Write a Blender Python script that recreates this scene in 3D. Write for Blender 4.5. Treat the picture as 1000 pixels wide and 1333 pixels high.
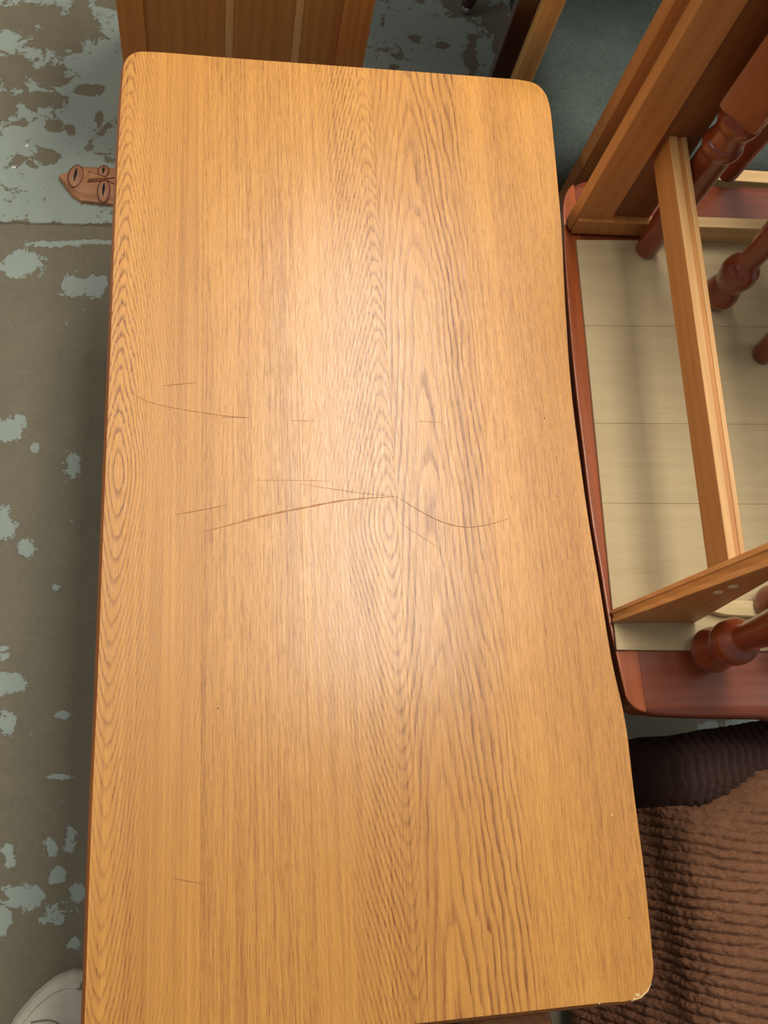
import bpy, bmesh, math, random
import numpy as np
from mathutils import Vector, Matrix
random.seed(7)
R = math.radians
for o in list(bpy.data.objects): bpy.data.objects.remove(o)
S = bpy.context.scene; COL = S.collection

# ---------------------------------------------------------------- camera
D = 1.10; TZ = 0.46; CZ = TZ + D            # height of the lens over the tabletop, tabletop height
F = 1258.6; PIT, ROL, YAW = 20.886, 27.470, -29.103
M = Matrix.Rotation(R(YAW), 3, 'Z') @ Matrix.Rotation(R(PIT), 3, 'X') @ Matrix.Rotation(R(ROL), 3, 'Z')
cam = bpy.data.cameras.new('camera'); co = bpy.data.objects.new('camera', cam); COL.objects.link(co)
co.matrix_world = Matrix.Translation((0, 0, CZ)) @ M.to_4x4()
cam.sensor_fit = 'VERTICAL'; cam.sensor_height = 36.0; cam.lens = 36.0 * F / 1333.0; cam.clip_start = .02
S.camera = co
CP = Vector((0, 0, CZ))
def ray(px, py): return M @ Vector(((px - 500) / F, -(py - 666.5) / F, -1.0))
def P(px, py, z=0.0):
    d = ray(px, py); return CP + d * ((z - CZ) / d.z)
def PY(px, py, y):
    d = ray(px, py); return CP + d * (y / d.y)

# ---------------------------------------------------------------- light
w = bpy.data.worlds.new('world'); S.world = w; w.use_nodes = True
bg = w.node_tree.nodes['Background']; bg.inputs[0].default_value = (.95, .97, 1.0, 1); bg.inputs[1].default_value = .24
def area(name, loc, sx, sy, power, rot=(0, 0, 0), col=(1, .965, .86)):
    l = bpy.data.lights.new(name, 'AREA'); l.shape = 'RECTANGLE'; l.size = sx; l.size_y = sy; l.energy = power; l.color = col
    o = bpy.data.objects.new(name, l); COL.objects.link(o); o.location = loc; o.rotation_euler = rot; return o
area('ceiling_strip_light', (.62, 1.50, 2.95), .60, 2.0, 66)
area('ceiling_strip_light', (2.7, 1.3, 2.95), .3, 2.4, 22)
area('ceiling_strip_light', (-1.9, 1.2, 2.95), .3, 2.4, 30)
S.view_settings.view_transform = 'Standard'; S.view_settings.look = 'None'
S.view_settings.gamma = 1; S.view_settings.use_curve_mapping = False
S.view_settings.exposure = 0.12

# ---------------------------------------------------------------- node helper
class V:
    def __init__(s, nt, sock): s.nt = nt; s.s = sock
    def op(s, kind, *a):
        n = s.nt.nodes.new('ShaderNodeMath'); n.operation = kind
        for i, x in enumerate((s,) + a):
            if isinstance(x, V): s.nt.links.new(x.s, n.inputs[i])
            else: n.inputs[i].default_value = x
        return V(s.nt, n.outputs[0])
    def __add__(s, o): return s.op('ADD', o)
    __radd__ = __add__
    def __sub__(s, o): return s.op('SUBTRACT', o)
    def __rsub__(s, o): return (s * -1) + o
    def __mul__(s, o): return s.op('MULTIPLY', o)
    __rmul__ = __mul__
    def __truediv__(s, o): return s.op('DIVIDE', o)
    def pw(s, o): return s.op('POWER', o)
    def mx(s, o): return s.op('MAXIMUM', o)
    def mn(s, o): return s.op('MINIMUM', o)
    def fr(s): return s.op('FRACT')
    def ab(s): return s.op('ABSOLUTE')
    def sq(s): return s.op('SQRT')
    def sm(s, a, b):                                   # smoothstep 0..1
        n = s.nt.nodes.new('ShaderNodeMapRange'); n.interpolation_type = 'SMOOTHSTEP'
        s.nt.links.new(s.s, n.inputs[0]); n.inputs[1].default_value = a; n.inputs[2].default_value = b
        return V(s.nt, n.outputs[0])
class Mat:
    def __init__(s, name, rough=.5, spec=.5, coat=0, coat_rough=.2):
        s.m = bpy.data.materials.new(name); s.m.use_nodes = True; s.nt = s.m.node_tree
        s.b = s.nt.nodes['Principled BSDF']; s.b.inputs['Roughness'].default_value = rough
        s.b.inputs['Specular IOR Level'].default_value = spec
        s.b.inputs['Coat Weight'].default_value = coat; s.b.inputs['Coat Roughness'].default_value = coat_rough
        tc = s.nt.nodes.new('ShaderNodeTexCoord'); s.co = tc.outputs['Object']
        sp = s.nt.nodes.new('ShaderNodeSeparateXYZ'); s.nt.links.new(s.co, sp.inputs[0])
        s.x, s.y, s.z = (V(s.nt, sp.outputs[i]) for i in range(3))
    def noise(s, sc=(1, 1, 1), detail=4, rough=.55, dist=0, off=(0, 0, 0)):
        mp = s.nt.nodes.new('ShaderNodeMapping'); s.nt.links.new(s.co, mp.inputs[0])
        mp.inputs['Scale'].default_value = sc; mp.inputs['Location'].default_value = off
        n = s.nt.nodes.new('ShaderNodeTexNoise'); s.nt.links.new(mp.outputs[0], n.inputs['Vector'])
        n.inputs['Scale'].default_value = 1; n.inputs['Detail'].default_value = detail
        n.inputs['Roughness'].default_value = rough; n.inputs['Distortion'].default_value = dist
        return V(s.nt, n.outputs[0])
    def mix(s, f, a, b):
        n = s.nt.nodes.new('ShaderNodeMix'); n.data_type = 'RGBA'; n.clamp_factor = True
        if isinstance(f, V): s.nt.links.new(f.s, n.inputs[0])
        else: n.inputs[0].default_value = f
        for k, x in ((6, a), (7, b)):
            if isinstance(x, tuple): n.inputs[k].default_value = (*x, 1)
            else: s.nt.links.new(x, n.inputs[k])
        return n.outputs[2]
    def col(s, c):
        if isinstance(c, tuple): s.b.inputs['Base Color'].default_value = (*c, 1)
        else: s.nt.links.new(c, s.b.inputs['Base Color'])
        return s
    def rough(s, v): s.nt.links.new(v.s, s.b.inputs['Roughness']); return s
    def bump(s, h, strength=.3, dist=.001):
        n = s.nt.nodes.new('ShaderNodeBump'); n.inputs['Strength'].default_value = strength; n.inputs['Distance'].default_value = dist
        s.nt.links.new(h.s, n.inputs['Height']); s.nt.links.new(n.outputs[0], s.b.inputs['Normal']); return s
def srgb(r, g, b):
    f = lambda c: (c / 255 / 12.92) if c / 255 <= .04045 else ((c / 255 + .055) / 1.055) ** 2.4
    return (f(r), f(g), f(b))
def plain(name, c, rough=.5, coat=0):
    m = Mat(name, rough, coat=coat); n = m.noise((60, 60, 60), 5)
    m.col(m.mix(n, tuple(x * .82 for x in c), tuple(min(1, x * 1.12) for x in c))); return m.m
def wood(name, light, dark, axis='y', rough=.42, coat=.15, ring=55, fine=1.0):
    m = Mat(name, rough, coat=coat)
    ax = 'xyz'.index(axis)
    def sc(a, b): v = [a, a, a]; v[ax] = b; return tuple(v)
    warp = m.noise(sc(9, 1.1), 3, off=(3, 1, 5)); streak = m.noise(sc(160, 5), 4); fleck = m.noise(sc(700, 22), 2)
    cross = {'x': m.y + m.z * .7, 'y': m.x + m.z * .8, 'z': m.x + m.y * .9}[axis]
    r = (cross * ring + warp * 5).fr()
    f = (r - .5).ab() * .55 + streak * .55 * fine + (fleck.sm(.55, .75)) * .22 * fine - .1
    m.col(m.mix(f, light, dark)); m.bump(streak + fleck, .15, .0006)
    return m.m

# ---------------------------------------------------------------- object helper
def obj(name, bm, mat, parent=None, smooth=None, label=None):
    bm.normal_update()
    if parent is not None:
        pl = parent
        off = Vector((0, 0, 0))
        while pl is not None: off += pl.location; pl = pl.parent
        for v in bm.verts: v.co -= off
    me = bpy.data.meshes.new(name); bm.to_mesh(me); bm.free()
    o = bpy.data.objects.new(name, me); COL.objects.link(o)
    if mat: me.materials.append(mat)
    if parent: o.parent = parent
    if smooth is not None:
        me.polygons.foreach_set('use_smooth', [True] * len(me.polygons))
        if smooth < 180:
            try: me.set_sharp_from_angle(angle=R(smooth))
            except Exception: pass
    if label: o['label'] = label
    return o
def thing(name, label, cat, loc=(0, 0, 0), group=None):
    o = bpy.data.objects.new(name, None); COL.objects.link(o); o.location = loc; o.empty_display_size = .05
    o['label'] = label; o['category'] = cat
    if group: o['group'] = group
    return o
def bev(bm, w, seg=2, edges=None):
    if w: bmesh.ops.bevel(bm, geom=list(edges or bm.edges), offset=w, segments=seg, profile=.6, affect='EDGES', clamp_overlap=True)
    return bm
def hexa(pts, w=.0015, seg=2):                         # pts: 4 lower + 4 upper, each loop in the same order
    bm = bmesh.new(); v = [bm.verts.new(p) for p in pts]
    for f in ((3, 2, 1, 0), (4, 5, 6, 7), (0, 1, 5, 4), (1, 2, 6, 5), (2, 3, 7, 6), (3, 0, 4, 7)): bm.faces.new([v[i] for i in f])
    bmesh.ops.recalc_face_normals(bm, faces=bm.faces); return bev(bm, w, seg)
def box(x0, x1, y0, y1, z0, z1, w=.0015, seg=2):
    return hexa([(x0, y0, z0), (x1, y0, z0), (x1, y1, z0), (x0, y1, z0), (x0, y0, z1), (x1, y0, z1), (x1, y1, z1), (x0, y1, z1)], w, seg)
def prism(poly, z0, z1, w=0, seg=2):
    bm = bmesh.new(); a = [bm.verts.new((p[0], p[1], z0)) for p in poly]; b = [bm.verts.new((p[0], p[1], z1)) for p in poly]
    bm.faces.new(a[::-1]); bm.faces.new(b); n = len(poly)
    for i in range(n): bm.faces.new((a[i], a[(i + 1) % n], b[(i + 1) % n], b[i]))
    bmesh.ops.recalc_face_normals(bm, faces=bm.faces)
    if w: bev(bm, w, seg, [e for e in bm.edges if e.verts[0].co.z == e.verts[1].co.z])
    return bm
def lathe(prof, c, n=40, top=None):                    # prof: (height, radius)
    bm = bmesh.new(); rings = []
    for h, r in prof:
        rings.append([bm.verts.new((c[0] + r * math.cos(2 * math.pi * k / n), c[1] + r * math.sin(2 * math.pi * k / n), c[2] + h)) for k in range(n)])
    for a, b in zip(rings, rings[1:]):
        for k in range(n): bm.faces.new((a[k], a[(k + 1) % n], b[(k + 1) % n], b[k]))
    bm.faces.new(rings[0][::-1]); bm.faces.new(rings[-1]); return bm
def smoothprof(p, sub=6):
    out = []
    for i in range(len(p) - 1):
        p0 = p[max(i - 1, 0)]; p1 = p[i]; p2 = p[i + 1]; p3 = p[min(i + 2, len(p) - 1)]
        for k in range(sub):
            t = k / sub
            out.append(tuple(.5 * ((2 * p1[j]) + (-p0[j] + p2[j]) * t + (2 * p0[j] - 5 * p1[j] + 4 * p2[j] - p3[j]) * t * t + (-p0[j] + 3 * p1[j] - 3 * p2[j] + p3[j]) * t ** 3) for j in range(len(p1))))
    out.append(tuple(p[-1])); return out
def tube(path, rad, n=8, closed=False):
    bm = bmesh.new(); rings = []; L = len(path)
    for i, p in enumerate(path):
        p = Vector(p); a = Vector(path[(i - 1) % L if closed else max(i - 1, 0)]); b = Vector(path[(i + 1) % L if closed else min(i + 1, L - 1)])
        t = (b - a).normalized(); s = t.cross(Vector((0, 0, 1)))
        s = s.normalized() if s.length > 1e-4 else Vector((1, 0, 0)); u = s.cross(t); r = rad[i] if isinstance(rad, (list, tuple)) else rad
        rings.append([bm.verts.new(p + s * r * math.cos(2 * math.pi * k / n) + u * r * math.sin(2 * math.pi * k / n)) for k in range(n)])
    for i in range(L if closed else L - 1):
        a = rings[i]; b = rings[(i + 1) % L]
        for k in range(n): bm.faces.new((a[k], a[(k + 1) % n], b[(k + 1) % n], b[k]))
    if not closed: bm.faces.new(rings[0][::-1]); bm.faces.new(rings[-1])
    bmesh.ops.recalc_face_normals(bm, faces=bm.faces); return bm
def ngrid(nx, ny, fn):
    bm = bmesh.new(); g = [[bm.verts.new(fn(i / nx, j / ny)) for j in range(ny + 1)] for i in range(nx + 1)]
    for i in range(nx):
        for j in range(ny): bm.faces.new((g[i][j], g[i + 1][j], g[i + 1][j + 1], g[i][j + 1]))
    return bm
def clip(poly, a, c):                                   # keep points with sign*(x)-c >= 0 : a=+1 keep x>c ; a=-1 keep x<c
    out = []
    for i in range(len(poly)):
        p, q = poly[i], poly[(i + 1) % len(poly)]; fp, fq = a * (p[0] - c), a * (q[0] - c)
        if fp >= 0: out.append(p)
        if (fp > 0 > fq) or (fp < 0 < fq):
            t = fp / (fp - fq); out.append((p[0] + (q[0] - p[0]) * t, p[1] + (q[1] - p[1]) * t))
    return out
def join(dst, src):
    me = bpy.data.meshes.new('tmp'); src.to_mesh(me); src.free(); dst.from_mesh(me); bpy.data.meshes.remove(me); return dst

# ---------------------------------------------------------------- floor
CONC = srgb(104, 94, 72); PAINT = srgb(143, 152, 140)
fm = Mat('worn_painted_concrete', .62)
jA, jB = P(0, 290), P(150, 293)                          # the slab joint
jd = (jB - jA).normalized(); jn = Vector((-jd.y, jd.x, 0))
if jn.y < 0: jn = -jn
side = fm.x * jn.x + fm.y * jn.y - jA.dot(jn)            # >0: beyond the joint (fully painted slab)
big = fm.noise((7, 7, 7), 8, .62, .6); ragged = fm.noise((26, 26, 26), 8, .72, .9, off=(4, 2, 0)); fine = fm.noise((120, 120, 120), 6, .7)
bias = side.sm(-.012, .012) * .44 - .29
def blob(px, py, rx, ry):
    c = P(px, py); ux = P(px + rx, py) - c; uy = P(px, py + ry) - c
    det = ux.x * uy.y - ux.y * uy.x
    X, Y = fm.x - c.x, fm.y - c.y
    a = (X * uy.y - Y * uy.x) * (1 / det); b = (Y * ux.x - X * ux.y) * (1 / det)
    return ((a * a + b * b).sq() + blobn).sm(1.75, .3)
blobn = (fm.noise((60, 60, 60), 6, .7, .5, off=(2, 8, 1)) - .5) * 1.6
grey = None
for b in [(28,343,30,17),(93,370,17,15),(78,318,34,5),(125,315,34,4),(126,372,17,15),(12,558,24,18),(45,582,8,7),(96,606,12,18),(6,688,16,24),(34,712,12,12),
          (4,852,10,16),(14,890,24,17),(10,938,10,16),(78,1011,18,4),(66,1105,9,14),(92,1098,9,16),(28,1167,28,20),(76,1140,12,14),(78,1192,28,17),
          (102,1162,12,14),(5,1196,12,20),(97,1228,11,12),(12,1115,7,15),(70,765,6,5),(84,930,14,5),(960,944,18,8),(990,940,20,10),(925,950,16,10),(805,950,10,14)]:
    q = blob(*b); grey = q if grey is None else grey.mx(q)
brown = None
for b in [(30,22,52,17),(78,42,45,24),(105,20,14,18),(18,92,26,20),(68,100,20,14),(48,130,30,9),(6,138,18,18),(118,117,20,8),(62,203,12,9),(150,4,24,8),(70,165,10,7),(92,170,7,6),(130,152,5,8),(30,160,8,6),
          (610,8,26,16),(646,28,20,20),(614,70,7,26),(650,60,10,12),(575,60,8,4),(540,50,6,5),(512,88,7,4)]:
    q = blob(*b); brown = q if brown is None else brown.mx(q)
score = (big - .5) * .75 + (ragged - .5) * 1.5 + (fine - .5) * .35 + bias + grey * .50 - brown * .42
pm = score.sm(-.012, .012)
edge = (score.ab()).sm(.05, 0.0)
conc = fm.mix(fm.noise((18, 18, 18), 6, .7), srgb(90, 82, 64), srgb(118, 108, 84)); conc = fm.mix(fine.sm(.3, .9) * .5, conc, srgb(128, 119, 96))
pnt = fm.mix(fm.noise((5, 5, 5), 5, .6, off=(1, 7, 2)), srgb(133, 143, 132), srgb(152, 160, 148))
c1 = fm.mix(pm, conc, pnt); c1 = fm.mix(edge * .45 * pm, c1, srgb(105, 106, 94))
speck = fm.noise((210, 210, 210), 2, .5, off=(9, 9, 1)).sm(.765, .80); c1 = fm.mix(speck * .75, c1, srgb(205, 205, 190))
jl = ((side + (ragged - .5) * .012).ab()).sm(.0035, .0012); c1 = fm.mix(jl * .7, c1, srgb(75, 66, 50))
fm.col(c1); fm.bump(pm * .6 + fine * .5 - jl * 2, .5, .0012)
bm = box(-3.5, 4.5, -3, 5, -.12, 0, 0)
fo = obj('floor', bm, fm.m); fo['kind'] = 'structure'

# ---------------------------------------------------------------- oak table
L_IN = [(160,100),(152.5,230),(144,450),(136,650),(127,890),(117,1126),(110,1333),(108.3,1362)]
R_IN = [(849,1240),(839,1138),(825,1030),(814,940),(796.5,860),(780,760),(766.5,680),(752.5,580),(743,500),(736,400),(731,300),(726,240),(720,175),(715.5,138)]
RB = [(112,1374),(124,1377),(300,1359),(600,1326),(790,1305)]
BRc = [(812,1303.5),(828,1300),(840,1292),(847.5,1279),(850.5,1262)]
TRc = [(709.5,121),(698,109.5),(680,104.5),(660,102.5)]
TLc = [(300,75.5),(195,67.5),(178,68),(168,73.5),(162,84)]
pix = L_IN + RB + BRc + R_IN + TRc + TLc
# smooth closed curve on the tabletop plane
wp = [tuple(P(a, b, TZ).xy) for a, b in pix]
def closed_smooth(p, sub=5):
    n = len(p); out = []
    for i in range(n):
        p0, p1, p2, p3 = (Vector(p[(i + k) % n]) for k in (-1, 0, 1, 2))
        d1, d2, d3 = (max((b - a).length, 1e-6) ** .5 for a, b in ((p0, p1), (p1, p2), (p2, p3)))
        for k in range(sub):
            t = k / sub * d2
            A1 = p0 * ((0 - t) / d1) + p1 * ((t + d1) / d1); A2 = p1 * ((d2 - t) / d2) + p2 * (t / d2); A3 = p2 * ((d2 + d3 - t) / d3) + p3 * ((t - d2) / d3)
            B1 = A1 * ((d2 - t) / (d1 + d2)) + A2 * ((t + d1) / (d1 + d2)); B2 = A2 * ((d2 + d3 - t) / (d2 + d3)) + A3 * (t / (d2 + d3))
            out.append(tuple(B1 * ((d2 - t) / d2) + B2 * (t / d2)))
    return out
ring = closed_smooth(wp)
xs = [p[0] for p in ring]; ys = [p[1] for p in ring]
cx, cy = (min(xs) + max(xs)) / 2, (min(ys) + max(ys)) / 2
table = thing('oak_coffee_table', 'large honey oak coffee table with rounded corners, filling the centre of the picture', 'table', (cx, cy, 0))
TO = Vector((cx, cy, 0))
TH = .024
def oak(name, px, py, sp_v, sp_u, strength, base=1.0, warp=1.0, streak=.5, skew=0.0, wide=.45, coln=0, fleckk=.3, apex=9, fade=60, yv=.05, hairk=.5):
    """ring ellipses round the pixel (px,py): spacing sp_v / sp_u pixels lengthwise / across"""
    m = Mat(name, .36, .5, coat=.42, coat_rough=.24)
    c = P(px, py, TZ) - TO; k = D / F
    X = m.x - c.x; Y = m.y - c.y
    lo = m.noise((16, 3.2, 1), 3, off=(coln, 0, 0)) - .5; mid = m.noise((90, 16, 1), 3, .6, off=(coln, 3, 0)) - .5; jag = m.noise((700, 55, 1), 3, .7) - .5
    big_ = m.noise((3, 2.2, 1), 2, off=(coln + 4, 1, 0)) - .5
    X = X + Y * skew + lo * (.030 * warp) + mid * (.0045 * warp)
    Y2 = Y + jag * .020 + mid * .035 * warp + big_ * yv + lo * .05 * warp
    w_ = apex * k
    E = ((Y2 / (sp_v * k)) * (Y2 / (sp_v * k)) + .6).sq() + ((X * X + w_ * w_).sq() - w_) / (sp_u * k)
    E2 = E + (mid + jag * .5) * .45 + lo * 1.4
    r = E2.fr()
    amp = m.noise((26, 2.6, 1), 3, .6, off=(coln + 8, 4, 2)).sm(.28, .68) * .75 + .3
    fall = (X.ab()).sm(fade * k * 2.2, fade * k * .35) * .72 + .28
    line = r.sm(0.0, .10) * r.sm(.10 + wide, .10) * amp * fall         # dark early wood that fades into the late wood
    dash = m.noise((1100, 26, 1), 2, .6, off=(coln, 0, 0)).sm(.5, .66); pore = m.noise((1900, 60, 1), 2, .6, off=(0, coln, 0)).sm(.52, .62)
    st = m.noise((75, 1.3, 1), 5, .68, off=(coln, 5, 0)); broad = m.noise((14, .9, 1), 3, off=(coln, 1, 3)); hair = m.noise((330, 2.2, 1), 3, .6, off=(coln, 2, 6))
    f = line * strength * (.6 + dash * .5) + (st - .5) * streak * 1.3 + (hair - .5) * hairk * 1.15 + (broad - .5) * .75 + dash * fleckk * .42 + pore * fleckk * .5 + .13
    lt = tuple(a * base for a in srgb(214, 150, 70)); dk = tuple(a * base for a in srgb(126, 66, 20))
    m.col(m.mix(f, lt, dk)); m.bump((line * strength * .6 + dash * .7 + pore * .4) * -1, .3, .0006)
    m.rough(.30 + st * .10 + line * .08)
    return m.m
def sx(px, py): return P(px, py, TZ).x
seams = [min(xs) - 1, sx(263, 650), sx(392, 650), sx(516, 650), sx(641, 650), max(xs) + 1]
bmats = [oak('oak_cathedral_edge', 153, 610, 27, 4.6, 1.0, 1.0, .35, .35, wide=.42, fleckk=.22, apex=9, fade=24, yv=.10, hairk=.7),
         oak('oak_plain_fine', 250, 760, 900, 7, .22, .97, .6, .5, coln=11, fleckk=.6, fade=200, hairk=.75),
         oak('oak_knot', 506, 680, 25, 6.0, .85, .98, .45, .4, coln=23, fleckk=.3, apex=8, fade=50, yv=.06, hairk=.9),
         oak('oak_cathedral_wide', 612, 1640, 105, 9.5, .9, 1.02, .55, .45, coln=37, wide=.5, skew=-.02, fleckk=.25, apex=14, fade=120, yv=.5, hairk=.6),
         oak('oak_pale', 1000, 300, 1500, 8, .12, 1.05, .5, .35, coln=51, fleckk=.6, fade=400, hairk=.4)]
for i in range(5):
    g = .00003
    poly = clip(clip(ring, 1, seams[i] + g), -1, seams[i + 1] - g)
    bm = prism(poly, TZ - TH, TZ)
    se = [e for e in bm.edges if min(e.verts[0].co.z, e.verts[1].co.z) > TZ - 1e-4 and (e.verts[0].co - e.verts[1].co).length > .3
          and abs(e.verts[0].co.x - e.verts[1].co.x) < 1e-5]
    if se: bev(bm, .00012, 1, se)
    obj('plank', bm, bmats[i], table)
# edge band round the top: the near and left sides are chamfered wider
edge_m = wood('oak_edge_dark', srgb(172, 98, 42), srgb(112, 56, 20), 'y', .45, .1)
def outward(ringp, wf):
    n = len(ringp); out = []
    for i in range(n):
        a, b = Vector(ringp[i - 1]), Vector(ringp[(i + 1) % n]); t = (b - a).normalized(); nrm = Vector((t.y, -t.x))
        if nrm.dot(Vector(ringp[i]) - Vector((cx, cy))) < 0: nrm = -nrm
        out.append(Vector(ringp[i]) + nrm * wf(nrm))
    return out
def bw(nrm): return .0009 + .0040 * max(0, min(1, -nrm.x * 1.2)) + .0045 * max(0, min(1, -nrm.y * 1.2))
o1 = outward(ring, bw); o2 = outward(ring, lambda n: bw(n) * 1.02)
bm = bmesh.new(); n = len(ring)
lv = [[bm.verts.new((p[0], p[1], TZ - .0002)) for p in ring],
      [bm.verts.new((p[0] * .35 + q[0] * .65, p[1] * .35 + q[1] * .65, TZ - .0002 - .004 * bw((Vector(q) - Vector(p)).normalized()) / .005)) for p, q in zip(ring, o1)],
      [bm.verts.new((p[0], p[1], TZ - .001 - .010 * bw((Vector(p) - Vector(q)).normalized()) / .005)) for p, q in zip(o1, ring)],
      [bm.verts.new((p[0], p[1], TZ - TH)) for p in o2], [bm.verts.new((p[0], p[1], TZ - TH)) for p in ring]]
for k in range(5):
    a, b = lv[k], lv[(k + 1) % 5]
    for i in range(n): bm.faces.new((a[i], a[(i + 1) % n], b[(i + 1) % n], b[i]))
bmesh.ops.recalc_face_normals(bm, faces=bm.faces)
obj('edge_band', bm, edge_m, table, 40, 'darker reddish brown edge of the tabletop')
under = wood('oak_under', srgb(178, 112, 52), srgb(120, 66, 26), 'z')
x0, x1, y0, y1 = min(xs) + .07, max(xs) - .10, min(ys) + .10, max(ys) - .08
for a, b in ((x0, y0), (x1 - .05, y0), (x0, y1 - .05), (x1 - .05, y1 - .05)): obj('leg', box(a, a + .05, b, b + .05, 0, TZ - TH, .004), under, table)
for q in ((x0 + .05, x1 - .05, y0 + .012, y0 + .034), (x0 + .05, x1 - .05, y1 - .034, y1 - .012)): obj('apron', box(*q, TZ - TH - .07, TZ - TH), under, table)
for q in ((x0 + .012, x0 + .034, y0 + .05, y1 - .05), (x1 - .034, x1 - .012, y0 + .05, y1 - .05)): obj('apron', box(*q, TZ - TH - .07, TZ - TH), under, table)
# scratches, chips and pin holes in the lacquer
def ribbon(pts, wd, z=TZ + .00025):
    pts = smoothprof(pts, 8); W = [P(a, b, z) for a, b in pts]; bm = bmesh.new(); prev = None; n = len(W)
    for i, p in enumerate(W):
        t = (W[min(i + 1, n - 1)] - W[max(i - 1, 0)]).normalized(); s = Vector((-t.y, t.x, 0)); r = wd * math.sin(math.pi * (i + .5) / n) ** .6 * (.75 + .25 * math.sin(i * 1.7)) / 2
        c = (bm.verts.new(p + s * r), bm.verts.new(p - s * r))
        if prev: bm.faces.new((prev[0], c[0], c[1], prev[1]))
        prev = c
    bmesh.ops.recalc_face_normals(bm, faces=bm.faces)
    for f in bm.faces:
        if f.normal.z < 0: f.normal_flip()
    bmesh.ops.solidify(bm, geom=list(bm.faces), thickness=.0002)
    return bm
scm = plain('scratched_lacquer', srgb(182, 122, 66), .6)
scd = plain('scratch_dark', srgb(140, 84, 38), .6)
for pts, wd, mt in [([(262,693),(300,683),(345,671),(395,661),(450,651),(516,646)], .0028, scm), ([(516,646),(545,664),(575,679),(605,686),(635,683),(665,674)], .0011, scd),
                    ([(228,670),(262,664),(296,657)], .0009, scd), ([(390,630),(430,636),(480,643),(514,645)], .0008, scm), ([(212,502),(235,500),(256,498)], .0008, scd),
                    ([(170,511),(200,525),(250,535),(300,542),(326,544)], .0007, scd), ([(288,543),(322,543)], .0008, scd), ([(378,547),(410,548)], .0007, scm), ([(545,548),(575,550)], .0007, scm),
                    ([(520,680),(545,696),(570,712)], .0006, scm), ([(330,625),(380,625),(428,626)], .0006, scm), ([(225,1143),(245,1147),(268,1151)], .0007, scd), ([(500,1074),(530,1077),(562,1078)], .0008, scm)]:
    obj('scratch', ribbon(pts, wd), mt, table)
chipm = plain('raw_chip', srgb(226, 196, 140), .8); pin = plain('pin_hole', srgb(50, 30, 16), .9)
def dot(px, py, r, mat, nm):
    c = P(px, py, TZ - .0002); k = 7; poly = [(c.x + r * (1 + .3 * math.sin(i * 2.3 + px)) * math.cos(2 * math.pi * i / k), c.y + r * (1 + .3 * math.cos(i * 1.9)) * math.sin(2 * math.pi * i / k)) for i in range(k)]
    obj(nm, prism(poly, c.z, TZ + .0004), mat, table)
for q in ((830, 1295, .0022), (825, 1300, .0012), (797, 1061, .0013), (780, 1308 - 2, .0009), (299, 78 + 1, .0006), (382, 99, .0008)): dot(*q, chipm, 'chip')
for q in ((709, 545, .0010), (725, 646, .0008), (819, 1195, .0008), (284, 922, .0008)): dot(*q, pin, 'pin_hole')
obj('chip', tube([P(a, b, TZ + .0001) for a, b in ((822,1303),(834,1298.5),(843,1290),(848,1280))], [.0003, .0010, .0009, .0003], 5), chipm, table)

# ---------------------------------------------------------------- panelled cabinet behind the table
CY = max(ys) + .15
xl, xr = PY(155, 40, CY).x, PY(481, 40, CY).x
f1 = wood('cabinet_orange', srgb(218, 140, 68), srgb(166, 94, 38), 'z', .38, .2); f2 = wood('cabinet_panel', srgb(208, 138, 70), srgb(160, 98, 42), 'z', .4, .2)
f3 = wood('cabinet_light_strip', srgb(236, 178, 112), srgb(208, 146, 84), 'z', .4, .2)
H = .62; dp = .34
cab = thing('panelled_cabinet', 'orange-brown cabinet with a planked panel, beyond the far end of the oak table', 'cabinet', ((xl + xr) / 2, CY + dp / 2, 0))
sl, sr = PY(189, 40, CY).x, PY(443, 40, CY).x
obj('stile', box(xl, sl, CY, CY + .022, 0, H, .002), f1, cab); obj('stile', box(sr, xr, CY - .003, CY + .022, 0, H, .002), f1, cab)
obj('rail', box(sl, sr, CY, CY + .022, 0, .07), f1, cab); obj('rail', box(sl, sr, CY, CY + .022, H - .07, H), f1, cab)
cuts = [sl] + [PY(p, 40, CY + .006).x for p in (293, 304, 382, 393)] + [sr]
for i in range(5): obj('plank', box(cuts[i] + .0002, cuts[i + 1] - .0002, CY + .006, CY + .018, .07, H - .07, .0005), f3 if i in (1, 3) else f2, cab)
for a, b in ((xl, xl + .018), (xr - .018, xr)): obj('side_panel', box(a, b, CY + .022, CY + dp, 0, H), f2, cab)
obj('back_panel', box(xl + .018, xr - .018, CY + dp - .01, CY + dp, 0, H), f2, cab)
obj('top', box(xl - .004, xr + .004, CY + .004, CY + dp + .01, H, H + .02, .003), f1, cab)

# ---------------------------------------------------------------- inverted red-brown table
RZ = .432; RT = .038
red = wood('red_mahogany', srgb(134, 64, 34), srgb(90, 36, 17), 'x', .3, .35); redy = wood('red_mahogany_lit_edge', srgb(168, 84, 38), srgb(120, 54, 22), 'y', .25, .5)  # edge wood coloured lighter to stand in for light on the table's side
redz = wood('red_turned', srgb(140, 62, 30), srgb(84, 30, 13), 'z', .25, .5)
pxr = [(735,330),(741.5,420),(749,500),(758.5,580),(771,680),(781.5,740),(793,810),(802,850),(811,890),(817,911),(828,922),(845,928),(900,932),(1000,934),(1120,937)]
lo_r = [tuple(P(a, b, RZ).xy) for a, b in pxr]
tpx = [(1120,246),(1000,240),(900,237),(790,232),(765,232),(752,236),(740,246),(734,262),(734,300)]
rr = closed_smooth(lo_r + [tuple(P(a, b, RZ).xy) for a, b in tpx], 4)
rx1 = P(1120, 500, RZ).x
rc = P(930, 590, 0)
it = thing('upturned_table', 'upturned reddish table with ball-turned legs and beige underside, right of the oak table', 'table', (rc.x, rc.y, RZ - RT))
bx = P(836, 885, RZ).x                                     # breadboard strip / main field joint
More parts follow.
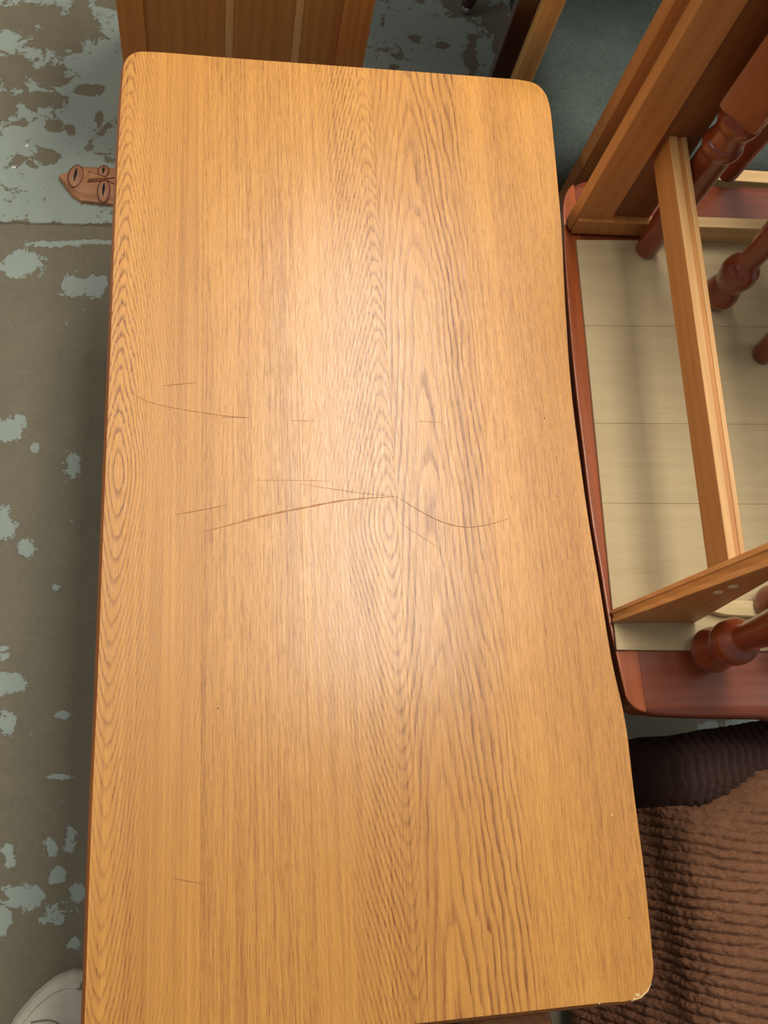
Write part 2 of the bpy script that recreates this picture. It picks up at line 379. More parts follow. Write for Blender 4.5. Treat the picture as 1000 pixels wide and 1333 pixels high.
left = clip(rr, -1, bx - .0002); right = clip(rr, 1, bx + .0002)
def rimprism(poly):
    bm = prism(poly, RZ - RT, RZ)
    bev(bm, .017, 9, [e for e in bm.edges if abs(e.verts[0].co.z - e.verts[1].co.z) < 1e-6 and abs(sum(v.co.x for v in e.verts) / 2 - bx) > .0004]); return bm
obj('breadboard_end', rimprism(left), redy, it); obj('tabletop', rimprism(right), red, it)
bb = Mat('beige_board', .8); nn = bb.noise((4, 60, 1), 4); n2 = bb.noise((30, 420, 1), 2); n3 = bb.noise((3, 5, 1), 4)
bb.col(bb.mix(nn * .6 + n2 * .35 + n3 * .3 - .15, srgb(202, 180, 138), srgb(160, 136, 98))); bb.bump(nn + n2 * .5, .3, .0008); bb = bb.m
ys_ = [312, 424, 551, 655, 846]; PT = .005
for i in range(4):
    a, b = ys_[i], ys_[i + 1]
    def lx(y): return 750 + (y - 305) * (803 - 750) / (846 - 305)
    q = [P(lx(b), b, RZ + PT), P(1120, b + 2, RZ + PT), P(1120, a + 2, RZ + PT), P(lx(a), a, RZ + PT)]
    q[0].y += .0002; q[1].y += .0002
    low = [Vector((v.x, v.y, RZ)) for v in q]
    obj('underside_board', hexa(low + q, .0005, 1), bb, it)
bat = wood('pale_batten', srgb(214, 176, 120), srgb(176, 132, 80), 'x', .6, 0)
bz0 = RZ + PT
b0, b1 = P(856, 313, bz0), P(1120, 321, bz0)
tk = .017
obj('batten', hexa([b0, b1, b1 + Vector((0, tk, 0)), b0 + Vector((0, tk, 0)), b0 + Vector((0, 0, .036)), b1 + Vector((0, 0, .036)), b1 + Vector((0, tk, .036)), b0 + Vector((0, tk, .036))], .001), bat, it)
ball = [(0,.013),(.004,.020),(.014,.0265),(.022,.0285),(.034,.0265),(.043,.0235),(.047,.0225),(.053,.0245),(.064,.0275),(.075,.0285),(.086,.0265),(.094,.020),(.098,.0165),(.104,.0165),(.14,.0185),(.20,.0225),(.26,.0235),(.32,.020),(.335,.0165),(.345,.024),(.36,.024),(.37,.017)]
def balleg(px, py, parent, s=1.0, ht=.37):
    c = P(px, py, RZ + PT)
    pr = smoothprof(ball, 4); bm = lathe([(h, max(r, .002) * s) for h, r in pr], c); join(bm, box(c.x - .023 * s, c.x + .023 * s, c.y - .023 * s, c.y + .023 * s, c.z + .368, c.z + .43, .003))
    return obj('leg', bm, redz, parent, 40)
balleg(918, 850, it, 1.); balleg(929, 391, it, .9); balleg(996, 790, it, .85); balleg(1075, 838, it, .98); balleg(1080, 400, it, .9)
# hidden carton the upturned table rests on
card = plain('dark_carton', srgb(70, 54, 40), .85)
ca = P(860, 560, RZ - RT)
ct = thing('storage_carton', 'dark carton hidden beneath the upturned reddish table', 'box', (ca.x + .08, ca.y, 0))
obj('carton_body', box(ca.x - .02, ca.x + .24, ca.y - .18, ca.y + .2, 0, RZ - RT - .003, .004), card, ct); obj('lid_flap', box(ca.x - .02, ca.x + .24, ca.y - .18, ca.y + .01, RZ - RT - .003, RZ - RT, .0005), card, ct)

# ---------------------------------------------------------------- turned-leg side table standing on the upturned one
st = [P(840, 326, RZ + PT), P(992, 462, RZ + PT)]
u = (st[1] - st[0]); v = Vector((-u.y, u.x, 0)); v = v if v.x > 0 else -v
legs = [st[0], st[1], st[0] + v * .93, st[1] + v * .93]
cc = sum(legs, Vector()) / 4
sd = thing('turned_leg_side_table', 'red-brown table on thick turned legs, standing behind the honey-coloured board frame', 'table', (cc.x, cc.y, RZ + PT))
vase = [(0,.013),(.006,.0165),(.04,.018),(.10,.0205),(.18,.0215),(.205,.0215),(.216,.0215),(.221,.0245),(.228,.0262),(.236,.0245),(.240,.0225),(.258,.0225),(.263,.0255),(.272,.0275),(.281,.0255),(.288,.0235)]
for i, c in enumerate(legs):
    bm = lathe([(h, r) for h, r in smoothprof(vase, 4)], c, 40)
    a = math.atan2(u.y, u.x)
    b = box(-.029, .029, -.029, .029, .286, .47, .010, 2); b.transform(Matrix.Translation(c) @ Matrix.Rotation(a, 4, 'Z')); join(bm, b)
    obj('leg', bm, redz, sd, 40)
def barbetween(p, q, wd, z0, z1, bevel=.002, ext=0):
    t = (q - p); t.z = 0; t.normalize(); s = Vector((-t.y, t.x, 0)) * wd / 2; p = p - t * ext; q = q + t * ext
    A = [p - s, q - s, q + s, p + s]; return hexa([Vector((a.x, a.y, z0)) for a in A] + [Vector((a.x, a.y, z1)) for a in A], bevel)
zt = RZ + PT + .47
for i, j in ((0, 1), (1, 3), (3, 2), (2, 0)): obj('apron', barbetween(legs[i], legs[j], .018, zt - .07, zt, .001, -.029), redz, sd)
obj('tabletop', barbetween((legs[0] + legs[2]) / 2, (legs[1] + legs[3]) / 2, (legs[0] - legs[2]).length + .10, zt, zt + .02, .004, .05), red, sd)

# ---------------------------------------------------------------- pale frame: two upright boards joined by a rail
pineA = wood('honey_pine_upright', srgb(196, 130, 66), srgb(150, 88, 36), 'z', .45, .12); pineS = wood('edge_strip_pine', srgb(214, 148, 84), srgb(172, 106, 50), 'z', .5, .1); pineD = wood('dark_pine', srgb(142, 84, 38), srgb(104, 54, 20), 'z', .5, .1); pineB = wood('honey_pine_rail', srgb(200, 138, 74), srgb(160, 98, 44), 'y', .45, .12)
pineE = wood('sawn_edge', srgb(222, 172, 110), srgb(176, 116, 60), 'y', .55, .05)
bz = RZ + PT
fr = thing('pale_board_frame', 'two honey-coloured upright boards joined by a long rail, standing on the upturned table', 'frame', tuple(P(810, 560, bz)))
def lerp(a, b, t): return a + (b - a) * t
# board A (far): left front corner at (742,303)
def upto(base, px, py):                                    # height over base px where a vertical through it shows at py
    lo, hi = 0, .9
    for _ in range(50):
        m_ = (lo + hi) / 2; q = M.transposed() @ (Vector((base.x, base.y, base.z + m_)) - CP); yy = 666.5 - F * q.y / -q.z
        if yy > py: lo = m_
        else: hi = m_
    return (lo + hi) / 2
aL = P(740.5, 300, bz); aR = P(786, 302, bz); aR2 = P(836, 305, bz); th = .017
aB = P(736, 287, bz) - aL; aB = aB.normalized() * th
ht = .50
tA = Vector((0, 0, ht)); leanR = Vector((-.004, .0, 0))
aT = [aL + tA, aR + tA + leanR, aR + aB + tA + leanR, aL + aB + tA]
A_ = obj('upright_board', hexa([aL, aR, aR + aB, aL + aB] + aT, .0018), pineA, fr)
iny = Vector((0, .007, 0)); m1 = aR + iny - Vector((.0004, 0, 0)) + Vector((.001, 0, 0)); m2 = aR2 + iny; mT = tA + Vector((-.012, 0, 0))
obj('side_board', hexa([m1, m2, m2 + Vector((0, .012, 0)), m1 + Vector((0, .012, 0)), m1 + tA + leanR, m2 + mT, m2 + mT + Vector((0, .012, 0)), m1 + tA + leanR + Vector((0, .012, 0))], .0012), pineD, fr, None, 'darker board set back beside the far upright')
# board C (near)
cL = P(798.5, 811, bz); cR = P(905, 811, bz); cB = Vector((0, .0165, 0))
zc = RZ + .25
cLt = P(1000, 738, zc); cRt = P(1000, 757, zc - .055)
s = (zc + .12 - bz) / (zc - bz); cLt = cL + (cLt - cL) * s; s2 = (zc - .055 + .12 - bz) / (zc - .055 - bz); cRt = cR + (cRt - cR) * s2
C_ = obj('upright_board', hexa([cL, cR, cR + cB, cL + cB, cLt, cRt, cRt + cB * 1.7, cLt + cB * 1.7], .0018), pineA, fr)
k1, k2 = P(744, 304, bz), P(852, 308.5, bz); k3 = Vector((0, .014, 0)); k4 = Vector((0, 0, .030))
obj('foot_cleat', hexa([k1, k2, k2 + k3, k1 + k3, k1 + k4, k2 + k4, k2 + k3 + k4, k1 + k3 + k4], .0012), pineA, fr)
for t0, t1 in ((.02, .30), (.70, .98)):
    q = [lerp(cL, cL + cB, t0), lerp(cL, cL + cB, t1), lerp(cLt, cLt + cB * 1.7, t1), lerp(cLt, cLt + cB * 1.7, t0)]; nn_ = (q[1] - q[0]).cross(q[3] - q[0]).normalized()
    if nn_.x > 0: nn_ = -nn_
    obj('edge_strip', hexa([p - nn_ * .0005 for p in q] + [p + nn_ * .0013 for p in q], .0005, 1), pineS, C_)
hole = plain('pale_plug', srgb(226, 200, 160), .6)
def on_plane(px, py, a, b, c):
    nrm = (b - a).cross(c - a).normalized(); d = ray(px, py); t = (a - CP).dot(nrm) / d.dot(nrm); return CP + d * t, nrm
for q in ((935.5, 771), (955, 763.5)):
    p, nrm = on_plane(*q, cL, cR, cLt)
    if nrm.y > 0: nrm = -nrm
    e1 = (cLt - cL).normalized(); e2 = nrm.cross(e1); bm = bmesh.new(); k = 16
    a = [bm.verts.new(p - nrm * .001 + (e1 * math.cos(2 * math.pi * i / k) + e2 * math.sin(2 * math.pi * i / k)) * .0060) for i in range(k)]
    b = [bm.verts.new(p + nrm * .0008 + (e1 * math.cos(2 * math.pi * i / k) + e2 * math.sin(2 * math.pi * i / k)) * .0052) for i in range(k)]
    bm.faces.new(b); bm.faces.new(a[::-1])
    for i in range(k): bm.faces.new((a[i], a[(i + 1) % k], b[(i + 1) % k], b[i]))
    bmesh.ops.recalc_face_normals(bm, faces=bm.faces)
    obj('screw_plug', bm, hole, C_)
# strips on the sawn edges of the near board
# rail B
rzt = RZ + .2
ra, rb = P(865, 140, rzt), P(888, 140, rzt); rc_, rd = P(949, 738, rzt), P(971, 730, rzt)
rail_top = [rc_, rd, rb, ra]; dz = Vector((0, 0, -.046))
rl = obj('rail', hexa([p + dz for p in rail_top] + rail_top, .0012), pineB, fr)
# raised lighter lip along the rail top
def lerp(a, b, t): return a + (b - a) * t
lip = [lerp(rc_, rd, .0), lerp(rc_, rd, .45), lerp(ra, rb, .45), lerp(ra, rb, .0)]
obj('edge_strip', hexa([p + Vector((0, 0, -.0005)) for p in lip] + [p + Vector((0, 0, .0015)) for p in lip], .0006, 1), pineE, rl, None, 'lighter sawn strip along the top of the rail')
lip = [lerp(rc_, rd, .72), lerp(rc_, rd, 1.), lerp(ra, rb, 1.), lerp(ra, rb, .72)]
obj('edge_strip', hexa([p + Vector((0, 0, -.0005)) for p in lip] + [p + Vector((0, 0, .0015)) for p in lip], .0006, 1), pineE, rl, None, 'lighter sawn strip along the top of the rail')

# pale rounded slat lying on the board
slm = wood('bare_slat', srgb(216, 190, 142), srgb(180, 148, 98), 'x', .7, 0)
zz = bz + .012
poly = [P(a, b, zz) for a, b in ((920,790),(924,786),(932,781.5),(945,780.5),(1100,786),(1100,807),(960,801),(945,800),(932,797),(923,794))]
sl_c = sum(poly, Vector()) / len(poly)
slt = thing('wood_offcut', 'pale bare wooden offcut with a rounded end, lying under the near upright board', 'offcut', (sl_c.x, sl_c.y, bz))
obj('offcut_body', prism([tuple(p.xy) for p in poly], bz, zz, .002, 2), slm, slt, 40)

# ---------------------------------------------------------------- grey armchair
gf = Mat('grey_weave', .95, .2)
ga = gf.noise((900, 120, 400), 2); gb = gf.noise((120, 900, 400), 2); gc = gf.noise((12, 12, 12), 4); gd = gf.noise((700, 700, 700), 2)
gf.col(gf.mix((ga + gb) * .45 + gc * .4 + gd.sm(.5, .75) * .35 - .35, srgb(42, 50, 49), srgb(112, 121, 112))); gf.bump(ga + gb + gd, .7, .0012); gf = gf.m
dk = wood('dark_walnut', srgb(64, 34, 22), srgb(30, 13, 9), 'z', .3, .3); oakp = wood('chair_oak', srgb(196, 150, 88), srgb(150, 104, 54), 'z', .42, .15)
gs = P(860, 110, .0)
GZ = .36
ac = thing('grey_armchair', 'dark grey woven armchair with wooden arm posts, beyond the upturned table', 'armchair', (gs.x + .1, gs.y + .1, 0))
gl = P(716, 150, GZ).x; gfy = P(930, 208, GZ).y; gx1 = gl + .62; gy1 = gfy + .55
def cushion(x0, x1, y0, y1, z0, z1, r, crown, nx=46, ny=46, rib=None):
    def fn(a, b):
        A, B = 2 * a - 1, 2 * b - 1
        p = 5.0; X = (x0 + x1) / 2 + (x1 - x0) / 2 * A; Y = (y0 + y1) / 2 + (y1 - y0) / 2 * B
        ex = min(1 - abs(A), 1) * (x1 - x0) / 2; ey = (1 - abs(B)) * (y1 - y0) / 2
        def rd(e): return r - math.sqrt(max(0, r * r - (r - min(e, r)) ** 2))
        z = z1 + crown * (1 - A * A) * (1 - B * B) - rd(ex) - rd(ey)
        return Vector((X, Y, max(z, z0)))
    bm = ngrid(nx, ny, fn)
    be = [e for e in bm.edges if e.is_boundary]; r_ = bmesh.ops.extrude_edge_only(bm, edges=be)
    for v_ in r_['geom']:
        if isinstance(v_, bmesh.types.BMVert): v_.co.z = z0
    bmesh.ops.recalc_face_normals(bm, faces=bm.faces); return bm
obj('seat_cushion', cushion(gl, gx1, gfy, gy1, GZ - .11, GZ - .012, .06, .015), gf, ac, 180)
obj('seat_base', box(gl + .08, gx1 - .012, gfy + .012, gy1, .10, GZ - .11, .006), gf, ac)
obj('front_rail', box(P(880, 225, .34).x - .08, gx1, gfy - .026, gfy - .003, .27, .345, .002), bat, ac, None, 'pale bare wood rail along the seat front')
def post(pxa, pxb, z, z0, z1, mat, nm, depth=.02, par=None, bevel=.004, lab=None):   # board between two pixels at height z, vertical
    a, b = P(*pxa, z), P(*pxb, z); t = (b - a); t.z = 0; n_ = Vector((-t.y, t.x, 0)).normalized() * depth
    if n_.y < 0: n_ = -n_
    A = [a, b, b + n_, a + n_]
    return obj(nm, hexa([Vector((q.x, q.y, z0)) for q in A] + [Vector((q.x, q.y, z1)) for q in A], bevel, 3), mat, par, None, lab)
post((669, 100), (696, 104), .40, 0, .67, oakp, 'arm_post', .024, ac, .010, 'light oak arm post')
post((640, 98), (664, 102), .38, 0, .66, dk, 'back_leg', .022, ac, .003, 'dark brown post')
post((757, 222), (800, 226), .37, 0, .82, pineA, 'side_board', .030, ac, .002, 'orange-brown upright board')
obj('back_cushion', cushion(gl + .02, gx1, gy1 - .1, gy1 + .06, GZ - .12, .65, .05, .01, 12, 12), gf, ac, 180)

# ---------------------------------------------------------------- dark pedestal table: foot shows at the top, unseen tabletop added for shade
f0 = P(606, 14, 0)
pc = Vector((f0.x + .10, f0.y + .13, 0))
dc = thing('pedestal_shade_table', 'dark metal-tipped foot right of the panelled cabinet, unseen tabletop added to shade the floor', 'table', tuple(pc))
steel = Mat('steel_glide', .15); steel.b.inputs['Metallic'].default_value = 1; steel.col((.55, .55, .56)); steel = steel.m
obj('column', lathe(smoothprof([(.06, .030), (.10, .040), (.16, .034), (.30, .024), (.50, .026), (.66, .034), (.69, .05), (.70, .06)], 4), pc, 28), dk, dc, 40)
for k in range(4):
    d_ = Vector((f0.x - pc.x, f0.y - pc.y, 0)); d_.rotate(Matrix.Rotation(k * math.pi / 2, 3, 'Z')); e_ = pc + d_
    path = [pc + d_ * .12 + Vector((0, 0, .13)), pc + d_ * .4 + Vector((0, 0, .11)), pc + d_ * .75 + Vector((0, 0, .06)), pc + d_ * .96 + Vector((0, 0, .026)), pc + d_ * 1.01 + Vector((0, 0, .013))]
    lg = obj('foot', tube(smoothprof([tuple(p) for p in path], 5), [.022 - .0105 * i / 20 for i in range(21)], 12), dk, dc, 60)
    obj('foot_glide', lathe(smoothprof([(0, .0095), (.003, .0115), (.009, .0105), (.014, .0085)], 3), e_, 20), steel, lg, 40)
obj('tabletop', lathe([(0, .455), (.004, .462), (.020, .465), (.026, .460), (.028, .45)], (pc.x, pc.y - .06, .70), 72), dk, dc, 40)  # unseen round top, added to keep light off the floor below

# ---------------------------------------------------------------- brown ribbed sofa
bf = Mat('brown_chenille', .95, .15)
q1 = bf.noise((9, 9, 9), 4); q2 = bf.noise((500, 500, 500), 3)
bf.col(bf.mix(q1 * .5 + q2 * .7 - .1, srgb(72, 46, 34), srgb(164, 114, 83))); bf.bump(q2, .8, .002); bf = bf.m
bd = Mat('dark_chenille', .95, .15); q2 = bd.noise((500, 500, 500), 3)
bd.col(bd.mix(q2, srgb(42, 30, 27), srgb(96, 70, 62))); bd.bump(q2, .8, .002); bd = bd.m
SZ = .33
sc_ = P(960, 1200, 0)
so = thing('brown_sofa', 'dark brown chenille sofa with ribbed seat, at the near right beside the oak table', 'sofa', (sc_.x + .15, sc_.y - .1, 0))
def vnoise(seed):
    rs = np.random.RandomState(seed); G = rs.rand(64, 64)
    def f(x, y):
        x %= 63; y %= 63; i, j = int(x), int(y); a, b = x - i, y - j; a = a * a * (3 - 2 * a); b = b * b * (3 - 2 * b)
        return (G[i, j] * (1 - a) + G[i + 1, j] * a) * (1 - b) + (G[i, j + 1] * (1 - a) + G[i + 1, j + 1] * a) * b
    return f
vn = vnoise(3); vn2 = vnoise(8)
edge0 = P(835, 1046, SZ); seat_y1 = P(930, 1046, SZ).y; sx0 = P(800, 1180, SZ).x; sy0 = P(900, 1500, SZ).y; sx1 = P(1130, 1150, SZ).x
xc = P(893, 1150, SZ).x
xe = P(925, 1046, SZ).x
def sstep(a, b, x): t = max(0, min(1, (x - a) / (b - a))); return t * t * (3 - 2 * t)
xL = P(884, 1150, SZ - .02).x; RR = .062; HS = .20; AR = RR * math.pi / 2; TOT = HS + AR + (sx1 - xL - RR)
def seat(a, b):
    u_ = a * TOT
    if u_ < HS: X, dz_, nx_, nz_ = xL - .36 * (HS - u_) ** 1.0 * min(1, (HS - u_) / .06), -RR - (HS - u_), -1, 0
    elif u_ < HS + AR:
        q = (u_ - HS) / RR; X, dz_, nx_, nz_ = xL + RR * (1 - math.cos(q)), -RR * (1 - math.sin(q)), -math.cos(q), math.sin(q)
    else: X, dz_, nx_, nz_ = xL + RR + (u_ - HS - AR), 0, 0, 1
    far = seat_y1 + .045 * sstep(xe - .01, xe + .09, X); Y = sy0 + (far - sy0) * b
    ed = max(0, 1 - (far - Y) / .05); roll = .04 * ed * ed
    rib = (Y + .16 * (u_ - HS) + .014 * vn(u_ * 9, Y * 9) + .002 * vn2(u_ * 60, Y * 40)) / .0128
    rb = abs(math.sin(math.pi * rib)) ** .55
    h = .0062 * rb * (.6 + .6 * vn(u_ * 80, Y * 90)) - .002 + .0042 * (vn2(u_ * 230, Y * 230) - .5)
    return Vector((X + nx_ * h, Y, SZ + dz_ - roll * nz_ + nz_ * h + nz_ * .006 * vn(X * 12, Y * 12 + 5) + .012 + .02 * sstep(xe - .02, xe + .08, X)))
bm = ngrid(230, 420, seat)
be = [e for e in bm.edges if e.is_boundary]; r_ = bmesh.ops.extrude_edge_only(bm, edges=be)
for v_ in r_['geom']:
    if isinstance(v_, bmesh.types.BMVert): v_.co.z = .05
bmesh.ops.recalc_face_normals(bm, faces=bm.faces)
obj('seat_cushion', bm, bf, so, 180)
ay0 = P(930, 1050, SZ).y; ay1 = P(905, 967, .30).y; ax0 = P(862, 1000, .30).x; ax1 = sx1
def arm(a, b):
    X = ax0 + (ax1 - ax0) * a
    th_ = math.pi * b; yc = (ay0 + ay1) / 2 ; ry = (ay1 - ay0) / 2 + .006; zc_ = .27; rz = .055
    e = min(1, a * (ax1 - ax0) / .05); k = math.sqrt(max(0, 1 - (1 - e) ** 2))
    rb = abs(math.sin(math.pi * (X + .006 * vn(X * 10, b * 8)) / .0115)) ** .6
    n_ = .0050 * rb + .0024 * (vn2(X * 170, b * 60) - .5)
    lift = .05 * a
    return Vector((X, yc + lift * .5 - (ry + n_) * math.cos(th_) * (.75 + .25 * k), zc_ * 1.0 + (rz + n_) * math.sin(th_) ** .7 * k + lift * .25 - (1 - k) * .04))
bm = ngrid(330, 50, arm)
be = [e for e in bm.edges if e.is_boundary]; r_ = bmesh.ops.extrude_edge_only(bm, edges=be)
for v_ in r_['geom']:
    if isinstance(v_, bmesh.types.BMVert): v_.co.z = .06
bmesh.ops.recalc_face_normals(bm, faces=bm.faces)
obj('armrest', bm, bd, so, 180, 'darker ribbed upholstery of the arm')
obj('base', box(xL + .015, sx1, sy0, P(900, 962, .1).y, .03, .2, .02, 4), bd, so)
for a, b in ((xL + .06, sy0 + .03), (sx1 - .05, sy0 + .03), (xL + .06, ay1 - .05), (sx1 - .05, ay1 - .05)): obj('foot', box(a - .02, a + .02, b - .02, b + .02, 0, .04, .003), dk, so)
# ---------------------------------------------------------------- low stool at the near edge
ls = [P(626, 1326, .36), P(716, 1316, .36), P(735, 1400, .36), P(640, 1410, .36)]
lc = sum(ls, Vector()) / 4
lt = thing('low_wooden_stool', 'sliver of a low brown stool just past the near edge of the oak table', 'stool', (lc.x, lc.y, 0))
obj('seat', hexa([Vector((p.x, p.y, .335)) for p in ls] + ls, .004, 3), under, lt)
for p in ls:
    q = lerp(p, lc, .25); obj('leg', box(q.x - .012, q.x + .012, q.y - .012, q.y + .012, 0, .335, .002), under, lt)

# ---------------------------------------------------------------- carved mask on the floor
mo = P(77, 232, .004); mx_ = (P(150, 240, .004) - mo); mx_.z = 0; ml = mx_.length / 73; mx_.normalize(); my_ = Vector((mx_.y, -mx_.x, 0))   # my_: towards the picture's bottom
ang = math.atan2(mx_.y, mx_.x)
mk = thing('carved_wooden_mask', 'small carved wooden face mask on the floor, half under the oak table', 'mask', (mo.x, mo.y, 0))
mm = Mat('carved_wood', .5, coat=.15); a1 = mm.noise((30, 90, 30), 4); a2 = mm.noise((22, 22, 22), 4)
mm.col(mm.mix(a1 * .5 + a2 * .9 - .25, srgb(202, 142, 92), srgb(122, 70, 38))); mm.bump(a1, .3, .001); mm = mm.m
mr = plain('carved_groove_red', srgb(104, 52, 32), .6); mg = plain('carved_lip_tan', srgb(164, 112, 78), .55); mkk = plain('carved_slit', srgb(24, 20, 16), .8)
UL = ml                                                    # metres per photo pixel on the floor
def mp(x, y, z=0): return mo + mx_ * (x * UL) + my_ * (y * UL) + Vector((0, 0, z - .004))
def mh(x, y):
    t = max(-1, min(1, (y - 3) / 33)); return .010 + .011 * math.sqrt(max(0, 1 - t * t)) * min(1, .35 + x / 40)
up_ = [(0, 1), (12, -9), (25, -19), (60, -22), (90, -24), (125, -22), (148, -10), (154, 4)]
dn_ = [(0, 1), (10, 14), (20, 26), (32, 34), (60, 34), (90, 34), (125, 31), (148, 19), (154, 4)]
def iv(tab, x):
    for (a, b), (c, d) in zip(tab, tab[1:]):
        if a <= x <= c: return b + (d - b) * (x - a) / max(c - a, 1e-6)
    return tab[-1][1]
def mfn(a, b):
    x = 154 * a; y0_, y1_ = iv(up_, x), iv(dn_, x); y = y0_ + (y1_ - y0_) * b
    e = min(b, 1 - b) * 2; return mp(x, y, .010 + (mh(x, y) - .010) * min(1, e * 3) if 0 < b < 1 else .010)
bm = ngrid(80, 24, mfn)
bmesh.ops.remove_doubles(bm, verts=bm.verts, dist=1e-5)
be = [e for e in bm.edges if e.is_boundary]; r_ = bmesh.ops.extrude_edge_only(bm, edges=be); bv = [v_ for v_ in r_['geom'] if isinstance(v_, bmesh.types.BMVert)]
for v_ in bv: v_.co.z = 0
bmesh.ops.recalc_face_normals(bm, faces=bm.faces)
obj('face', bm, mm, mk, 60)
def almond(cx_, cy_, hw, hl, tilt, nm, zb=.0):
    """leaf shape lengthwise across the face: groove rim, lips and dark slit"""
    def pt(s, r, dz):
        t = s * 2 * math.pi; yy = math.cos(t) * hl * r; xx = math.copysign(abs(math.sin(t)) ** 1.25, math.sin(t)) * hw * r; xx += tilt * yy
        return mp(cx_ + xx, cy_ + yy, mh(cx_, cy_ + yy * .9) + dz + zb)
    k = 36
    rim = obj(nm, tube([pt(i / k, 1.0, .0005) for i in range(k)], .0010, 6, True), mr, mk, 180)
    bm = bmesh.new(); r0 = [bm.verts.new(pt(i / k, .93, .0004)) for i in range(k)]; r1 = [bm.verts.new(pt(i / k, .55, .0035)) for i in range(k)]; c_ = bm.verts.new(mp(cx_, cy_, mh(cx_, cy_) + .0036 + zb))
    for i in range(k): bm.faces.new((r0[i], r0[(i + 1) % k], r1[(i + 1) % k], r1[i])); bm.faces.new((r1[i], r1[(i + 1) % k], c_))
    bmesh.ops.recalc_face_normals(bm, faces=bm.faces); obj('lid' if nm == 'eye' else 'lips', bm, mg, rim, 180)
    path = [mp(cx_ + tilt * hl * t, cy_ + hl * t, mh(cx_, cy_ + hl * t) + .0034 + zb) for t in (-.62, -.4, -.15, .1, .35, .6)]
    obj('slit', tube(path, [.0004, .0018, .0026, .0024, .0016, .0004], 6), mkk, rim, 180)
almond(23, 2, 9.5, 18, -.06, 'mouth'); almond(61, 20, 8, 16.5, 0, 'eye'); almond(58, -10, 7, 10.5, 0, 'eye')
bm = bmesh.new(); vs = [mp(39, -5, .018), mp(39, 9, .018), mp(41, -3.5, .0255), mp(41, 7.5, .0255), mp(62, .5, .021), mp(62, 4, .021), mp(62, 2.2, .0255)]
vs = [bm.verts.new(v_) for v_ in vs]
for f in ((0, 1, 3, 2), (2, 3, 6), (0, 2, 6, 4), (1, 5, 6, 3), (0, 4, 5, 1)): bm.faces.new([vs[i] for i in f])
bmesh.ops.recalc_face_normals(bm, faces=bm.faces); nose = obj('nose', bm, mm, mk)
for (a, b), (c, d) in (((39, -6), (61, -1)), ((39, 10), (62, 5)), ((62, 2), (75, -2)), ((64, 4), (76, 10))): obj('carved_line', tube([mp(a, b, mh(a, b) + .001), mp((a + c) / 2, (b + d) / 2 + .6, mh(50, 3) + .001), mp(c, d, mh(c, d) + .001)], .0010, 6), mr, mk, 180)
for y in (-12, 20): obj('eyebrow', tube([mp(76, y - 12, mh(76, y - 12)), mp(81, y, mh(80, y) + .002), mp(76, y + 11, mh(76, y + 11))], .002, 8), mm, mk, 180)

# tiny pale chips of litter on the floor
lit = plain('paper_scrap', srgb(206, 208, 198), .8)
for nm, (a, b, r) in (('square white paper scrap on the painted floor left of the mask', (35, 190, 3.2)), ('small ragged white flake on the floor just left of the mask', (18, 218, 3.6))):
    c = P(a, b, 0); q = r / 806
    poly = [(c.x + q * math.cos(t), c.y + q * (1 if 'square' in nm else .6) * math.sin(t)) for t in ([.8, 2.37, 3.94, 5.5] if 'square' in nm else [.2, 1.2, 2.2, 3.3, 4.4, 5.3])]
    o = obj('paper_scrap', prism(poly, 0, .0006), lit); o['label'] = nm; o['category'] = 'litter'

# ---------------------------------------------------------------- sneaker
sm_ = Mat('grey_leather', .6); s1 = sm_.noise((40, 40, 40), 4); s2 = sm_.noise((300, 300, 300), 3)
sm_.col(sm_.mix(s1 * .8 + s2 * .3 - .1, srgb(204, 198, 178), srgb(160, 154, 136))); sm_.bump(s2 + s1, .3, .001); sm_ = sm_.m
ssl = plain('shoe_rubber', srgb(168, 164, 150), .7); swh = plain('shoe_white', srgb(218, 216, 204), .6); sst = plain('shoe_stitch', srgb(120, 104, 92), .8)
tip = P(122, 1263, 0); heel = P(-10, 1462, 0); ax = (heel - tip).normalized(); sy_ = Vector((-ax.y, ax.x, 0))
if sy_.dot(P(0, 1300, 0) - tip) < 0: sy_ = -sy_
SL = .285
sh = thing('grey_sneaker', 'pale grey leather sneaker, toe tucked under the lower left edge of the oak table', 'shoe', (tip.x + ax.x * .14, tip.y + ax.y * .14, 0))
wl = [(0, 0.004), (.01, .024), (.03, .040), (.06, .050), (.095, .054), (.15, .047), (.20, .038), (.245, .036), (.27, .028), (.285, .006)]
def hw_(t): return iv(wl, t)
def spt(t, s, z, k=1.0): return tip + ax * t + sy_ * (s * hw_(t) * k) + Vector((0, 0, z))
def solefn(a, b):
    t = SL * a; return spt(t, 2 * b - 1, 0)
def out(k, n_=40):
    o = []
    ts = [SL * (1 - math.cos(math.pi * i / n_)) / 2 for i in range(n_ + 1)]
    o += [(t, 1) for t in ts] + [(t, -1) for t in ts[::-1][1:-1]]
    return [spt(SL / 2 + (t - SL / 2) * (1 - (1 - k) * .4), s, 0, k) for t, s in o]
oa = out(1.0)
bm = prism([tuple(p.xy) for p in oa], .0, .026, .004, 3)
obj('sole', bm, ssl, sh, 40)
hp = [(0, .030), (.02, .042), (.05, .052), (.09, .066), (.13, .088), (.17, .098), (.22, .096), (.285, .10)]
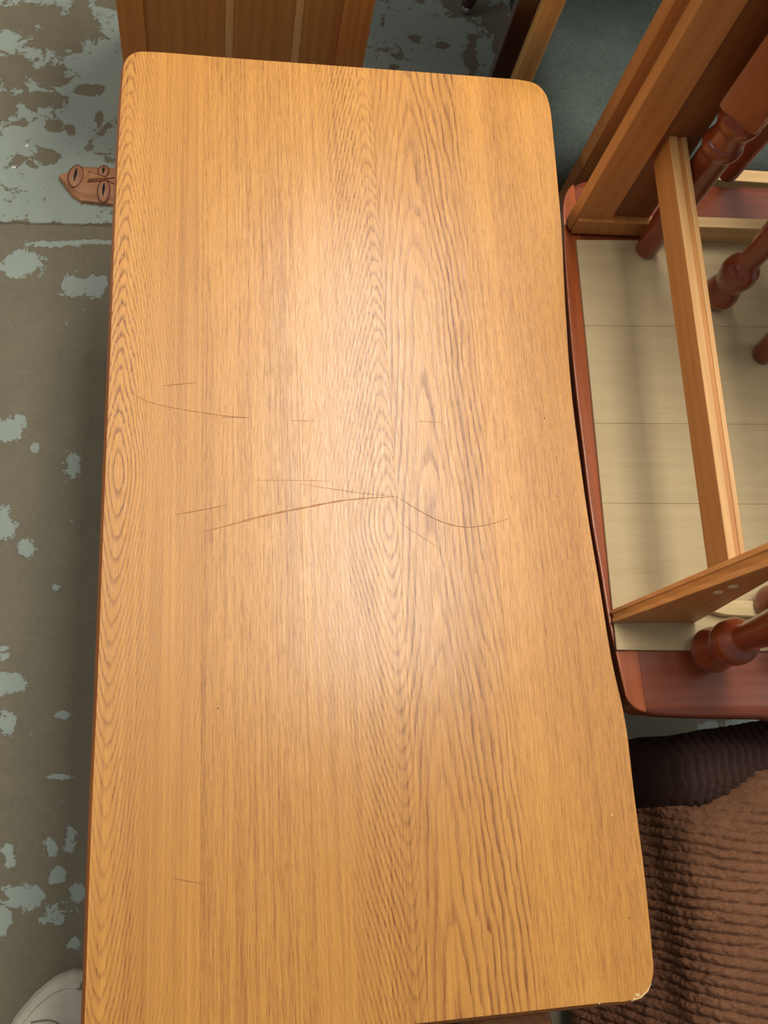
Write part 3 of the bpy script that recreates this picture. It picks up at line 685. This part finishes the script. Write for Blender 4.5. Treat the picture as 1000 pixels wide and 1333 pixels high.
def upfn(a, b):
    t = SL * (.012 + .976 * a); s = 2 * b - 1; H_ = iv(hp, t); c = math.cos(s * math.pi / 2)
    return spt(t, math.sin(s * math.pi / 2) * .96, .024 + (H_ - .024) * (max(0, c) ** .62))
bm = ngrid(60, 30, upfn); bmesh.ops.recalc_face_normals(bm, faces=bm.faces); obj('upper', bm, sm_, sh, 180)
def surf(t, s, dz=.0008):
    p = upfn((t / SL - .012) / .976, (s + 1) / 2); return p + Vector((0, 0, dz))
# toe rand: an overlay strip with a seam
def zup(t, y):
    k = max(0, 1 - (y / max(.96 * hw_(t), 1e-4)) ** 2); return .024 + (iv(hp, t) - .024) * k ** .31
rt = [.17 * (1 - math.sin(math.pi / 2 * i / 20)) for i in range(21)]
rpath = [(t, 1) for t in rt] + [(t, -1) for t in rt[::-1][1:]]
def rfn(a, b):
    i = min(int(a * 40 + .5), 40); t, s = rpath[i]; y = s * hw_(t) * .965 if t > .001 else 0
    k = 1 - .24 * b; t2 = .095 + (t - .095) * (k if t < .095 else 1); y2 = y * k
    if b == 0: return tip + ax * t + sy_ * y + Vector((0, 0, .025))
    return tip + ax * t2 + sy_ * y2 + Vector((0, 0, max(.027, zup(t2, y2)) + .002))
bm = ngrid(40, 8, rfn); bmesh.ops.recalc_face_normals(bm, faces=bm.faces); bmesh.ops.solidify(bm, geom=list(bm.faces), thickness=.0015)
obj('toe_rand', bm, sm_, sh, 180)
def patch(a, b):
    t = .070 + .115 * a; s = (-.34 + .68 * b) * (1 - .0 * a); 
    if a < .25: s *= math.sqrt(max(0, 1 - ((.25 - a) / .25) ** 2)) * .9 + .1
    return surf(t, s, .003)
bm = ngrid(16, 14, patch); bmesh.ops.recalc_face_normals(bm, faces=bm.faces); bmesh.ops.solidify(bm, geom=list(bm.faces), thickness=.002); obj('tongue', bm, swh, sh, 180, 'white tongue')
obj('stitching', tube([surf(.067 + .02 * (1 - math.cos((i - 10) / 10 * 1.4)), (i - 10) / 10 * .40, .0018) for i in range(21)], .0008, 5), sst, sh, 180)
for k in range(5): obj('lace', tube([surf(.100 + k * .017, s, .006) for s in (-.4, -.2, 0, .2, .4)], .0024, 6), swh, sh, 180)
